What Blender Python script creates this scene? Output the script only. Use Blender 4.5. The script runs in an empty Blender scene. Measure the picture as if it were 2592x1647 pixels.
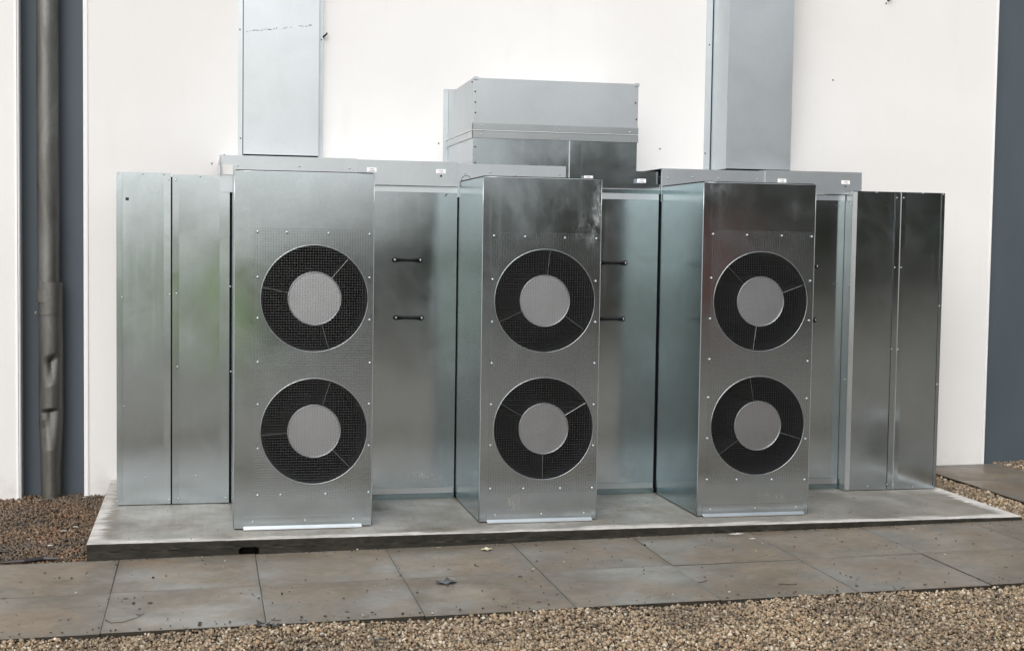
import bpy, bmesh, math, random
import numpy as np
from mathutils import Vector, Matrix, noise as mnoise
random.seed(7); rng = np.random.default_rng(11)
R = math.radians

# ------------------------------------------------------------------ camera
S = bpy.context.scene
COL = S.collection
PW, PH, F = 2592, 1647, 3584.06
YAW, PITCH, ROLL = 0.214694, -0.058272, 0.014651
C = Vector((-0.14497, -6.95890, 1.41583))
fwd = Vector((math.sin(YAW)*math.cos(PITCH), math.cos(YAW)*math.cos(PITCH), math.sin(PITCH)))
r0 = Vector((math.cos(YAW), -math.sin(YAW), 0)); u0 = r0.cross(fwd)
rt = math.cos(ROLL)*r0 + math.sin(ROLL)*u0; up = -math.sin(ROLL)*r0 + math.cos(ROLL)*u0
cd = bpy.data.cameras.new('camera'); cam = bpy.data.objects.new('camera', cd); COL.objects.link(cam)
cd.sensor_width = 36; cd.lens = 36*F/PW; cd.clip_start = .05; cd.clip_end = 600
cam.matrix_world = Matrix(((rt.x, up.x, -fwd.x, C.x), (rt.y, up.y, -fwd.y, C.y), (rt.z, up.z, -fwd.z, C.z), (0, 0, 0, 1)))
S.camera = cam

# ------------------------------------------------------------------ sky, sun, exposure (overcast day)
SUN_EL, SUN_AZ = 40.0, 205.0          # azimuth measured from +Y clockwise: behind the camera, a little to its left
w = bpy.data.worlds.new('World'); S.world = w; w.use_nodes = True
nt = w.node_tree; nt.nodes.clear()
sky = nt.nodes.new('ShaderNodeTexSky'); sky.sky_type = 'NISHITA'; sky.sun_disc = False
sky.sun_elevation = R(SUN_EL); sky.sun_rotation = R(SUN_AZ); sky.air_density = 1.0; sky.dust_density = 4.0; sky.ozone_density = 1.0
hs = nt.nodes.new('ShaderNodeHueSaturation'); hs.inputs['Saturation'].default_value = .22
bg = nt.nodes.new('ShaderNodeBackground'); bg.inputs['Strength'].default_value = .15
wo = nt.nodes.new('ShaderNodeOutputWorld')
nt.links.new(sky.outputs[0], hs.inputs['Color']); nt.links.new(hs.outputs[0], bg.inputs[0]); nt.links.new(bg.outputs[0], wo.inputs[0])
sl = bpy.data.lights.new('sun', 'SUN'); sl.energy = .6; sl.angle = R(60); sl.color = (1, .97, .93)
so = bpy.data.objects.new('sun', sl); COL.objects.link(so)
sd = Vector((math.sin(R(SUN_AZ))*math.cos(R(SUN_EL)), math.cos(R(SUN_AZ))*math.cos(R(SUN_EL)), math.sin(R(SUN_EL))))
so.rotation_euler = sd.to_track_quat('Z', 'Y').to_euler(); so.location = (0, -5, 9)
S.view_settings.view_transform = 'Standard'; S.view_settings.look = 'None'
S.view_settings.exposure = 0.3; S.view_settings.gamma = 1; S.view_settings.use_curve_mapping = False
S.render.resolution_x, S.render.resolution_y = 1024, 650

# ------------------------------------------------------------------ pixel -> place
def ray(x, y): return fwd + rt*((x-PW/2)/F) + up*((PH/2-y)/F)
def PY(x, y, Y): d = ray(x, y); return C + d*((Y-C.y)/d.y)
def PZ(x, y, Z): d = ray(x, y); return C + d*((Z-C.z)/d.z)
GC, GS = -.0724, .0127                # the paving rises gently to the right
def zg(x): return GC + GS*max(-3., min(7., x))
def PG(x, y):
    d = ray(x, y); t = (GC+GS*C.x-C.z)/(d.z-GS*d.x); return C + d*t

# ------------------------------------------------------------------ helpers
WL = {None: Vector((0, 0, 0))}
def setp(o, label=None, cat=None, group=None, kind=None):
    if label: o['label'] = label
    if cat: o['category'] = cat
    if group: o['group'] = group
    if kind: o['kind'] = kind
    return o
def thing(name, loc, label, cat, group=None, kind=None):
    o = bpy.data.objects.new(name, None); COL.objects.link(o); o.location = loc; o.empty_display_size = .1
    WL[o] = Vector(loc); return setp(o, label, cat, group, kind)
def obj(name, vf, m, parent=None, smooth=False, label=None, cat=None, group=None, kind=None, base=None):
    """verts are world coordinates; they are stored relative to the parent (or base)"""
    v, f = vf
    off = WL[parent] if parent is not None else Vector(base or (0, 0, 0))
    me = bpy.data.meshes.new(name)
    me.from_pydata([tuple(Vector(p)-off) for p in v], [], [tuple(q) for q in f])
    if smooth: me.polygons.foreach_set('use_smooth', [True]*len(me.polygons))
    me.materials.append(m); me.update()
    o = bpy.data.objects.new(name, me); COL.objects.link(o)
    if parent is not None: o.parent = parent; WL[o] = off.copy()
    else: o.location = off; WL[o] = off.copy()
    return setp(o, label, cat, group, kind)
def inst(name, me, pos, parent, rot=None, scale=None, label=None, cat=None, group=None):
    o = bpy.data.objects.new(name, me); COL.objects.link(o); o.parent = parent
    o.location = Vector(pos)-WL[parent]
    if rot: o.rotation_euler = rot
    if scale: o.scale = scale
    return setp(o, label, cat, group)
def join(*vfs):
    V, Fs = [], []
    for v, f in vfs:
        n = len(V); V += [tuple(p) for p in v]; Fs += [tuple(i+n for i in q) for q in f]
    return V, Fs
def box(x0, x1, y0, y1, z0, z1):
    v = [(x, y, z) for x in (x0, x1) for y in (y0, y1) for z in (z0, z1)]
    return v, [(0, 1, 3, 2), (4, 6, 7, 5), (0, 4, 5, 1), (2, 3, 7, 6), (0, 2, 6, 4), (1, 5, 7, 3)]
def cbox(x0, x1, y0, y1, z0, z1, b=.003):
    """box with all edges bevelled"""
    bm = bmesh.new(); v, f = box(x0, x1, y0, y1, z0, z1)
    vs = [bm.verts.new(p) for p in v]; [bm.faces.new([vs[i] for i in q]) for q in f]
    bmesh.ops.recalc_face_normals(bm, faces=bm.faces)
    bmesh.ops.bevel(bm, geom=list(bm.edges), offset=b, segments=2, profile=.5, affect='EDGES')
    out = ([tuple(p.co) for p in bm.verts], None); bm.verts.index_update()
    fs = [tuple(p.index for p in q.verts) for q in bm.faces]; bm.free(); return out[0], fs
def prism(poly, axis, a, b):
    """extrude a 2-D polygon along x / y / z"""
    n = len(poly)
    def mk(p, t): return {'x': (t, p[0], p[1]), 'y': (p[0], t, p[1]), 'z': (p[0], p[1], t)}[axis]
    v = [mk(p, a) for p in poly]+[mk(p, b) for p in poly]
    f = [tuple(range(n))[::-1], tuple(range(n, 2*n))]+[(i, (i+1) % n, n+(i+1) % n, n+i) for i in range(n)]
    return v, f
def tube(pts, r, n=8, cap=True):
    v, f = [], []; pts = [Vector(p) for p in pts]; m = len(pts)
    rs = r if hasattr(r, '__len__') else [r]*m
    for i, p in enumerate(pts):
        t = (pts[min(i+1, m-1)]-pts[max(i-1, 0)]).normalized()
        a = t.cross(Vector((0, 0, 1)) if abs(t.z) < .9 else Vector((1, 0, 0))).normalized(); b = t.cross(a)
        for k in range(n):
            q = 2*math.pi*k/n; v.append(tuple(p+(a*math.cos(q)+b*math.sin(q))*rs[i]))
    for i in range(m-1):
        for k in range(n):
            k2 = (k+1) % n; f.append((i*n+k, i*n+k2, (i+1)*n+k2, (i+1)*n+k))
    if cap: f += [tuple(range(n))[::-1], tuple(range((m-1)*n, m*n))]
    return v, f
def ring_y(cx, cz, y, r, t, n=96, k=8):
    """torus whose axis is y"""
    v, f = [], []
    for i in range(n):
        a = 2*math.pi*i/n
        for j in range(k):
            b = 2*math.pi*j/k; rr = r+t*math.cos(b); v.append((cx+rr*math.cos(a), y+t*math.sin(b), cz+rr*math.sin(a)))
    for i in range(n):
        for j in range(k):
            f.append((i*k+j, i*k+(j+1) % k, ((i+1) % n)*k+(j+1) % k, ((i+1) % n)*k+j))
    return v, f
def lathe_y(cx, cz, prof, n=96):
    """prof = [(r, y), ...] turned about an axis along y"""
    v, f = [], []; m = len(prof)
    for i in range(n):
        a = 2*math.pi*i/n
        for r, y in prof: v.append((cx+r*math.cos(a), y, cz+r*math.sin(a)))
    for i in range(n):
        i2 = (i+1) % n
        for j in range(m-1): f.append((i*m+j, i*m+j+1, i2*m+j+1, i2*m+j))
    return v, f
def sheet(x0, x1, z0, z1, yf, th, nx, nz, disp=None):
    """upright metal sheet facing -y: gridded front with optional displacement (towards the camera is negative), folded edges, back"""
    v, f = [], []
    for j in range(nz+1):
        for i in range(nx+1):
            x = x0+(x1-x0)*i/nx; z = z0+(z1-z0)*j/nz
            d = disp(x, z) if disp else 0
            v.append((x, yf+d, z))
    W = nx+1
    for j in range(nz):
        for i in range(nx): f.append((j*W+i, j*W+i+1, (j+1)*W+i+1, (j+1)*W+i))
    for loop, q in (([i for i in range(W)], ((x1, z0), (x0, z0))), ([nz*W+i for i in range(nx, -1, -1)], ((x0, z1), (x1, z1))),
                    ([j*W for j in range(nz, -1, -1)], ((x0, z0), (x0, z1))), ([j*W+nx for j in range(nz+1)], ((x1, z1), (x1, z0)))):
        n = len(v); v += [v[i] for i in loop]+[(a, yf+th, b) for a, b in q]; f.append(tuple(range(n, len(v))))   # edges keep their own normals
    n = len(v); v += [(x0, yf+th, z0), (x1, yf+th, z0), (x1, yf+th, z1), (x0, yf+th, z1)]; f.append((n, n+1, n+2, n+3))
    return v, f
def plate(x0, x1, z0, z1, y, th, holes, n=72):
    """sheet facing -y with round holes one above the other"""
    hs_ = sorted(holes, key=lambda h: h[1]); zs = [z0]+[(hs_[i][1]+hs_[i+1][1])/2 for i in range(len(hs_)-1)]+[z1]
    v, f = [], []
    for (cx, cz, r), a0, a1 in zip(hs_, zs[:-1], zs[1:]):
        ang = [2*math.pi*i/n for i in range(n)]
        cor = [math.atan2(b-cz, a-cx) % (2*math.pi) for a in (x0, x1) for b in (a0, a1)]
        ang = sorted(set(round(a, 6) for a in ang+cor)); m = len(ang); s = len(v)
        for yy in (y, y+th):
            for a in ang:
                c, q = math.cos(a), math.sin(a)
                v.append((cx+r*c, yy, cz+r*q))
                t = min(((x1-cx)/c if c > 1e-9 else (x0-cx)/c if c < -1e-9 else 1e9), ((a1-cz)/q if q > 1e-9 else (a0-cz)/q if q < -1e-9 else 1e9))
                v.append((cx+t*c, yy, cz+t*q))
        for i in range(m):
            k = (i+1) % m
            f.append((s+2*i, s+2*k, s+2*k+1, s+2*i+1))
            f.append((s+2*m+2*i, s+2*m+2*i+1, s+2*m+2*k+1, s+2*m+2*k))
            f.append((s+2*i, s+2*m+2*i, s+2*m+2*k, s+2*k))
            f.append((s+2*i+1, s+2*k+1, s+2*m+2*k+1, s+2*m+2*i+1))
    return v, f
def bump(x, z, cx, cz, rx, rz): return math.exp(-((x-cx)/rx)**2-((z-cz)/rz)**2)

# ------------------------------------------------------------------ materials
def mat(name):
    m = bpy.data.materials.new(name); m.use_nodes = True; t = m.node_tree
    return m, t, t.nodes['Principled BSDF']
def N(t, kind, **kw):
    n = t.nodes.new(kind)
    for k, v in kw.items():
        if k in n.inputs.keys(): n.inputs[k].default_value = v
        else: setattr(n, k, v)
    return n
def co(t, kind='Object', scale=None, loc=None):
    c = t.nodes.new('ShaderNodeTexCoord'); out = c.outputs[kind]
    if scale or loc:
        mp = t.nodes.new('ShaderNodeMapping'); t.links.new(out, mp.inputs[0])
        if scale: mp.inputs['Scale'].default_value = scale
        if loc: mp.inputs['Location'].default_value = loc
        out = mp.outputs[0]
    return out
def noise(t, vec, scale, detail=4, rough=.55, dist=0):
    n = N(t, 'ShaderNodeTexNoise', Scale=scale, Detail=detail, Roughness=rough, Distortion=dist); t.links.new(vec, n.inputs['Vector']); return n.outputs['Fac']
def ramp(t, fac, stops):
    r = t.nodes.new('ShaderNodeValToRGB'); t.links.new(fac, r.inputs[0]); e = r.color_ramp.elements
    while len(e) > 1: e.remove(e[-1])
    e[0].position = stops[0][0]; e[0].color = col(stops[0][1])
    for p, c in stops[1:]: q = e.new(p); q.color = col(c)
    return r.outputs[0]
def col(c): return (c, c, c, 1) if not hasattr(c, '__len__') else tuple(c)+(1,)
def mix(t, fac, a, b, mode='MIX'):
    m = t.nodes.new('ShaderNodeMix'); m.data_type = 'RGBA'; m.blend_type = mode
    for s, v in ((0, fac), (6, a), (7, b)):
        if isinstance(v, bpy.types.NodeSocket): t.links.new(v, m.inputs[s])
        else: m.inputs[s].default_value = v if s == 0 else col(v)
    return m.outputs[2]
def mth(t, op, a, b=0, clamp=False):
    m = t.nodes.new('ShaderNodeMath'); m.operation = op; m.use_clamp = clamp
    for i, v in enumerate((a, b)):
        if isinstance(v, bpy.types.NodeSocket): t.links.new(v, m.inputs[i])
        else: m.inputs[i].default_value = v
    return m.outputs[0]
def bmp(t, b, height, dist, strength=1, prev=None):
    n = N(t, 'ShaderNodeBump', Distance=dist, Strength=strength); t.links.new(height, n.inputs['Height'])
    if prev: t.links.new(prev, n.inputs['Normal'])
    t.links.new(n.outputs[0], b.inputs['Normal']); return n.outputs[0]
def rnd_shift(t, vec, k=37.):
    """a different piece of the texture on every object"""
    oi = t.nodes.new('ShaderNodeObjectInfo'); a = t.nodes.new('ShaderNodeVectorMath'); a.operation = 'ADD'
    cb = t.nodes.new('ShaderNodeCombineXYZ')
    v = mth(t, 'MULTIPLY', oi.outputs['Random'], k)
    for i in range(3): t.links.new(v, cb.inputs[i])
    t.links.new(vec, a.inputs[0]); t.links.new(cb.outputs[0], a.inputs[1]); return a.outputs[0], oi.outputs['Random']

def steel(name, base, r_lo, r_hi, scuff=.5, wave=.003, wscale=1.6, spots=(), stain=.93):
    m, t, b = mat(name); b.inputs['Metallic'].default_value = 1
    raw = co(t); v, rd = rnd_shift(t, raw)
    n1 = noise(t, v, 2.6, 7, .66, .5)
    drip = noise(t, co(t, scale=(22, 22, .9)), 1, 4, .6)
    vo = N(t, 'ShaderNodeTexVoronoi', Scale=85.); t.links.new(v, vo.inputs['Vector'])         # zinc spangle
    sp = ramp(t, vo.outputs['Color'], [(0, .965), (1, 1.0)])
    st = ramp(t, noise(t, v, 5, 5, .6, .6), [(.3, stain-.02), (.6, 1.0)])                          # faint handling stains
    c = mix(t, 1, mix(t, 1, base, sp, 'MULTIPLY'), st, 'MULTIPLY')
    # pale scuffs and white rust
    sc = ramp(t, noise(t, v, 8, 8, .74, 1.8), [(.64, 0.), (.76, 1.)])
    msk = ramp(t, noise(t, v, 1.3, 2), [(.56, 0.), (.70, .8)])
    scf = mth(t, 'MULTIPLY', mth(t, 'MULTIPLY', sc, msk), scuff)
    # fine scratches
    mp = t.nodes.new('ShaderNodeMapping'); mp.inputs['Scale'].default_value = (95, 20, 2.2); mp.inputs['Rotation'].default_value = (0, .12, 0); t.links.new(v, mp.inputs[0])
    scr = mth(t, 'MULTIPLY', ramp(t, noise(t, mp.outputs[0], 1, 2, .5), [(.72, 0.), (.78, 1.)]), msk)
    scf = mth(t, 'MAXIMUM', scf, mth(t, 'MULTIPLY', scr, scuff*.4))
    if spots:
        sx = t.nodes.new('ShaderNodeSeparateXYZ'); t.links.new(raw, sx.inputs[0])
        mpp = t.nodes.new('ShaderNodeMapping'); mpp.inputs['Scale'].default_value = (1.5, 1, .8); mpp.inputs['Rotation'].default_value = (0, -.3, 0); t.links.new(raw, mpp.inputs[0])
        tex = ramp(t, noise(t, mpp.outputs[0], 17, 10, .78, .35), [(.42, 0.), (.70, 1.)])
        for (cx, cz, rx, rz, k) in spots:
            a = mth(t, 'POWER', mth(t, 'DIVIDE', mth(t, 'ABSOLUTE', mth(t, 'SUBTRACT', sx.outputs['X'], cx)), rx), 2)
            d = mth(t, 'ADD', a, mth(t, 'POWER', mth(t, 'DIVIDE', mth(t, 'ABSOLUTE', mth(t, 'SUBTRACT', sx.outputs['Z'], cz)), rz), 2))
            scf = mth(t, 'MAXIMUM', scf, mth(t, 'MULTIPLY', mth(t, 'MULTIPLY', mth(t, 'POWER', 2.718, mth(t, 'MULTIPLY', d, -1.)), tex), k))
    c = mix(t, scf, c, (.74, .745, .74)); t.links.new(c, b.inputs['Base Color'])
    rr = ramp(t, n1, [(.32, r_lo*(.92 if r_hi < .3 else 1)), (.5, (r_lo+r_hi)/2), (.68, r_hi*(1.1 if r_hi < .3 else .98))])
    rr = mth(t, 'ADD', rr, ramp(t, drip, [(.56, 0.), (.74, .03 if r_hi < .3 else 0.)]))
    t.links.new(mth(t, 'ADD', rr, mth(t, 'MULTIPLY', scf, .42)), b.inputs['Roughness'])
    h = noise(t, v, wscale, 1, .3); pr = bmp(t, b, h, wave)
    h2 = noise(t, v, 140, 3, .6); bmp(t, b, h2, .00003, 1, pr)
    return m
M = {}
ST = (.585, .655, .695)
M['steel'] = steel('galvanised_steel', ST, .13, .18, .55, .006, 1.5)
M['steel_side'] = steel('galvanised_steel_shaded', (.31, .395, .42), .18, .24, .2, .003, 1.3)  # darker teal copy: mirrored shade of the unit sides put into the colour
M['zinc'] = steel('zinc_sheet_matt', (.56, .598, .62), .36, .42, .10, .003, 1.3, stain=.96)
M['zinc_grey'] = steel('zinc_sheet_grey', (.50, .53, .54), .28, .34, .2, .002, 1.3)
M['bright'] = steel('bright_cut_steel', (.80, .81, .82), .32, .42, .1, .001)
M['hub'] = steel('zinc_hub', (.47, .48, .50), .34, .40, .25, .002)
# the same sheet with the scrapes the photograph shows on single panels (local x, z, radii, strength)
M['steel_u2'] = steel('galvanised_steel_scraped', ST, .13, .18, .55, .006, 1.5, ((.285, 1.58, .030, .16, .75), (.25, 1.48, .08, .10, .5), (-.13, .10, .045, .06, .8), (0., 1.60, .25, .12, .10)))
M['steel_u3'] = steel('galvanised_steel_marked', ST, .13, .18, .55, .006, 1.5, ((.12, .10, .18, .04, .5), (.2, 1.6, .06, .05, .2), (-.25, 1.72, .10, .03, .3)))
M['steel_r'] = steel('galvanised_steel_scratched', ST, .13, .18, .65, .006, 1.5, ((1.98, .95, .10, .30, .30), (2.22, .75, .10, .25, .20), (2.05, 1.55, .10, .12, .15)))
M['steel_d'] = steel('galvanised_steel_door', ST, .12, .17, .55, .005, 1.5, ((-.70, .13, .10, .03, .8), (.42, .15, .08, .04, .6)))

def simple(name, c, rough=.6, metal=0., spec=.5):
    m, t, b = mat(name); b.inputs['Base Color'].default_value = col(c); b.inputs['Roughness'].default_value = rough
    b.inputs['Metallic'].default_value = metal; b.inputs['Specular IOR Level'].default_value = spec; return m, t, b
M['wire'] = simple('galvanised_wire', (.37, .38, .38), .26, 1.)[0]
M['black'] = simple('black_lining_and_gap_shade', (.004, .0045, .005), .7, 0, .15)[0]
M['tubein'], t, b = simple('dark_duct_lining', (.005, .006, .008), .5, 0, .2)
bmp(t, b, noise(t, co(t), 60, 3), .002)
M['plastic'] = simple('black_handle_plastic', (.004, .004, .005), .5, 0, .25)[0]
M['matt_black'] = simple('black_fittings_and_gap_shade', (.012, .012, .013), .7)[0]  # black for small fittings and for the shade line above the units
M['label'] = simple('white_label', (.86, .86, .87), .45)[0]
M['ink'] = simple('grey_print', (.16, .16, .17), .6)[0]
M['knob'] = simple('pale_screw_cap', (.62, .62, .62), .4)[0]

# white rendered wall
m, t, b = mat('white_render'); v = co(t)
c = ramp(t, noise(t, v, 1.1, 5, .6), [(.3, (.705, .698, .688)), (.7, (.745, .742, .738))])
spx = t.nodes.new('ShaderNodeSeparateXYZ'); t.links.new(v, spx.inputs[0])
low = ramp(t, spx.outputs['Z'], [(0.0, 1.), (.22, 0.)])                                        # splash dirt just above the ground
dirt = mth(t, 'MULTIPLY', low, ramp(t, noise(t, v, 9, 6, .7), [(.42, 0.), (.7, .55)]))
c = mix(t, dirt, c, (.42, .38, .33))
stn = ramp(t, noise(t, co(t, scale=(5, 5, .8)), 1, 4), [(.60, 0.), (.78, .25)])
c = mix(t, stn, c, (.60, .58, .55))
c = mix(t, ramp(t, noise(t, v, .45, 3, .5), [(.35, .0), (.75, .35)]), c, (.60, .59, .58))
c = mix(t, ramp(t, noise(t, co(t, scale=(14, 14, 1.1)), 1, 5, .6), [(.60, 0.), (.82, .12)]), c, (.50, .48, .45))
c = mix(t, ramp(t, noise(t, v, 38, 4, .6), [(.66, 0.), (.8, .25)]), c, (.5, .48, .46)); t.links.new(c, b.inputs['Base Color']); b.inputs['Roughness'].default_value = .85
p = bmp(t, b, noise(t, v, 160, 3, .6), .0010); bmp(t, b, noise(t, v, 5, 3), .004, .6, p); M['wall'] = m
m, t, b = mat('white_trim'); b.inputs['Base Color'].default_value = col((.78, .78, .78)); b.inputs['Roughness'].default_value = .6
bmp(t, b, noise(t, co(t), 60, 3), .0006); M['trim'] = m
# blue-grey painted recess
m, t, b = mat('blue_grey_paint'); v = co(t)
c = ramp(t, noise(t, co(t, scale=(1, 1, .35)), 2.2, 5, .6), [(.3, (.048, .064, .080)), (.7, (.064, .083, .101))])
c = mix(t, ramp(t, noise(t, v, 16, 5, .7), [(.62, 0.), (.8, .3)]), c, (.10, .12, .135))
t.links.new(c, b.inputs['Base Color']); b.inputs['Roughness'].default_value = .62; bmp(t, b, noise(t, v, 180, 3), .0005); M['blue'] = m
# weathered downpipe
m, t, b = mat('weathered_zinc_pipe'); v = co(t)
c = ramp(t, noise(t, co(t, scale=(9, 9, 1.6)), 1, 6, .65, .6), [(.28, (.080, .079, .070)), (.5, (.15, .150, .142)), (.75, (.235, .236, .23))])
sx = t.nodes.new('ShaderNodeSeparateXYZ'); t.links.new(v, sx.inputs[0])
c = mix(t, mth(t, 'MULTIPLY', ramp(t, sx.outputs['Z'], [(.05, 1.), (.5, 0.)]), ramp(t, noise(t, v, 40, 5, .7), [(.4, .1), (.6, .7)])), c, (.14, .13, .11))
t.links.new(c, b.inputs['Base Color']); b.inputs['Metallic'].default_value = .75; b.inputs['Roughness'].default_value = .48
bmp(t, b, noise(t, v, 45, 4), .0012); M['pipe'] = m
# wet concrete plinth
PADX0, PADX1, PADY0, PADY1 = -.6715, 4.1229, -.2309, 1.555
m, t, b = mat('wet_concrete'); v = co(t); g = t.nodes.new('ShaderNodeNewGeometry')
sp = t.nodes.new('ShaderNodeSeparateXYZ'); t.links.new(v, sp.inputs[0]); nn = t.nodes.new('ShaderNodeSeparateXYZ'); t.links.new(g.outputs['Normal'], nn.inputs[0])
X, Y, Z = sp.outputs
dl = mth(t, 'MINIMUM', mth(t, 'MINIMUM', mth(t, 'SUBTRACT', X, PADX0), mth(t, 'SUBTRACT', PADX1, X)), mth(t, 'SUBTRACT', Y, PADY0))
wob = mth(t, 'MULTIPLY', mth(t, 'SUBTRACT', noise(t, co(t, scale=(1.4, 7, 1)), 2.4, 4, .6), .5), .20)
wob2 = mth(t, 'MULTIPLY', mth(t, 'SUBTRACT', noise(t, v, 1.1, 2), .5), .14)
dry = ramp(t, mth(t, 'ADD', mth(t, 'ADD', dl, wob), wob2), [(.045, 1.), (.085, 0.)])            # the rim has dried pale
inner = ramp(t, noise(t, v, 2.3, 6, .65, .3), [(.3, (.150, .136, .112)), (.5, (.232, .214, .184)), (.75, (.335, .314, .280))])
brush = ramp(t, noise(t, co(t, scale=(34, 2.2, 1)), 1, 3), [(.35, .90), (.65, 1.05)])
inner = mix(t, 1, inner, brush, 'MULTIPLY')
inner = mix(t, ramp(t, noise(t, v, 1.6, 6, .68, .8), [(.48, 0.), (.60, .45), (.8, .6)]), inner, (.110, .092, .068))
inner = mix(t, ramp(t, noise(t, v, 28, 6, .75), [(.5, 0.), (.75, .5)]), inner, (.10, .09, .075))
rim = ramp(t, noise(t, v, 13, 6, .7), [(.3, (.42, .40, .375)), (.6, (.62, .60, .575))])
dry = mth(t, 'MULTIPLY', dry, ramp(t, noise(t, co(t, scale=(1, 2.5, 1)), 3.1, 6, .7, .4), [(.30, .25), (.52, 1.)]))
top = mix(t, dry, inner, rim)
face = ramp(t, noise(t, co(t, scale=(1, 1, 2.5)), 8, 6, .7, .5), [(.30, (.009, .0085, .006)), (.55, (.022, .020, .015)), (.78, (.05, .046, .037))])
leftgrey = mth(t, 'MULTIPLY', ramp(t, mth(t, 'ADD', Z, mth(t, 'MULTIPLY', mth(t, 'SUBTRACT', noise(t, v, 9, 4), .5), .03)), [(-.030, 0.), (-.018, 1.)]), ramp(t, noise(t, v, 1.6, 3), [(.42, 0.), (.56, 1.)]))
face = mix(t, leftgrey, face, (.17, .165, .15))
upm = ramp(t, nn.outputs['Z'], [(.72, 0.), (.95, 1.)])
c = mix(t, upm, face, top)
specks = ramp(t, noise(t, v, 55, 3, .6), [(.70, 0.), (.76, .6)])
c = mix(t, mth(t, 'MULTIPLY', specks, upm), c, (.07, .065, .055)); t.links.new(c, b.inputs['Base Color'])
rr = ramp(t, noise(t, v, 3.1, 4), [(.35, .34), (.7, .62)]); t.links.new(mth(t, 'ADD', rr, mth(t, 'MULTIPLY', dry, .25)), b.inputs['Roughness'])
b.inputs['Specular IOR Level'].default_value = .28
p = bmp(t, b, noise(t, v, 26, 6, .7), .004, .7); bmp(t, b, noise(t, v, 220, 3), .0008, .8, p); M['pad'] = m
# paving slab
m, t, b = mat('wet_paving_slab'); gcoord = co(t, 'Generated'); v, rd = rnd_shift(t, co(t), 23.)
sp = t.nodes.new('ShaderNodeSeparateXYZ'); t.links.new(gcoord, sp.inputs[0])
def edge(s): return mth(t, 'MINIMUM', s, mth(t, 'SUBTRACT', 1., s))
ed = mth(t, 'MINIMUM', edge(sp.outputs['X']), edge(sp.outputs['Y']))
n1 = noise(t, v, 2.6, 5, .6, .5)
wide = noise(t, co(t, loc=(3.3, 1.7, 0)), 1.0, 4, .6, .6) if False else n1
brown = mth(t, 'MULTIPLY', ramp(t, mth(t, 'ADD', mth(t, 'MULTIPLY', ed, .45), mth(t, 'MULTIPLY', mth(t, 'SUBTRACT', n1, .5), 1.3)), [(-.12, 0.), (.16, 1.)]), ramp(t, rd, [(.0, .55), (.35, 1.), (.7, .9), (1., .7)]))
grey = ramp(t, noise(t, v, 5, 6, .65), [(.3, (.152, .136, .112)), (.7, (.228, .208, .176))])
bro = ramp(t, noise(t, v, 4.2, 8, .72, .4), [(.28, (.140, .109, .077)), (.5, (.214, .171, .125)), (.75, (.295, .243, .187))])
c = mix(t, brown, grey, bro)
c = mix(t, ramp(t, mth(t, 'ADD', ed, mth(t, 'MULTIPLY', mth(t, 'SUBTRACT', noise(t, v, 14, 4), .5), .05)), [(.0, .45), (.035, 0.)]), c, (.130, .122, .105))
c = mix(t, ramp(t, noise(t, v, 1.7, 7, .68, .9), [(.48, 0.), (.66, .38), (.8, .5)]), c, (.105, .082, .056))       # damp patches
c = mix(t, ramp(t, noise(t, v, 30, 6, .75), [(.45, 0.), (.75, .5)]), c, (.095, .080, .060))
c = mix(t, ramp(t, noise(t, v, 60, 4, .7), [(.62, 0.), (.74, .55)]), c, (.30, .26, .205))
c = mix(t, ramp(t, noise(t, v, 75, 3, .6), [(.66, 0.), (.73, .75)]), c, (.04, .035, .027))
c = mix(t, ramp(t, noise(t, co(t, scale=(1, 3.5, 1)), 26, 5, .7), [(.66, 0.), (.74, .4)]), c, (.06, .05, .038))
t.links.new(c, b.inputs['Base Color']); t.links.new(ramp(t, noise(t, v, 2.1, 5, .6), [(.38, .30), (.62, .62)]), b.inputs['Roughness']); b.inputs['Specular IOR Level'].default_value = .28
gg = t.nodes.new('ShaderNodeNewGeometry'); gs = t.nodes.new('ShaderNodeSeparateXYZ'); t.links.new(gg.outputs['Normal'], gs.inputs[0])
c = mix(t, ramp(t, gs.outputs['Z'], [(.05, 1.), (.35, 0.)]), c, (.030, .026, .020)); t.links.new(c, b.inputs['Base Color'])      # shade below the slab edges put into the side colour
p = bmp(t, b, noise(t, v, 12, 5, .65), .0025, .6); bmp(t, b, noise(t, v, 260, 3), .0007, .7, p); M['slab'] = m
# gravel
def gravel_mat(name, stops, dark):
    m, t, b = mat(name); g = t.nodes.new('ShaderNodeNewGeometry')
    c = ramp(t, g.outputs['Random Per Island'], stops); t.nodes[-1]
    v = co(t)
    c = mix(t, ramp(t, noise(t, v, 2.2, 4, .6), [(.42, 0.), (.68, dark)]), c, (.075, .062, .047))
    c = mix(t, ramp(t, noise(t, v, 190, 3), [(.4, 0.), (.7, .3)]), c, (.12, .10, .08))
    t.links.new(c, b.inputs['Base Color']); b.inputs['Roughness'].default_value = .5
    return m
M['gravel'] = gravel_mat('pale_gravel', [(0, (.07, .056, .040)), (.22, (.185, .135, .080)), (.45, (.335, .250, .155)), (.7, (.43, .335, .220)), (.84, (.32, .195, .110)), (.92, (.54, .46, .34)), (1, (.66, .60, .49))], .55)
M['gravel_brown'] = gravel_mat('brown_gravel', [(0, (.030, .021, .013)), (.3, (.110, .064, .034)), (.55, (.165, .100, .054)), (.78, (.21, .135, .078)), (.88, (.17, .070, .034)), (.96, (.20, .145, .09)), (1, (.30, .24, .17))], .85)
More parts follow.
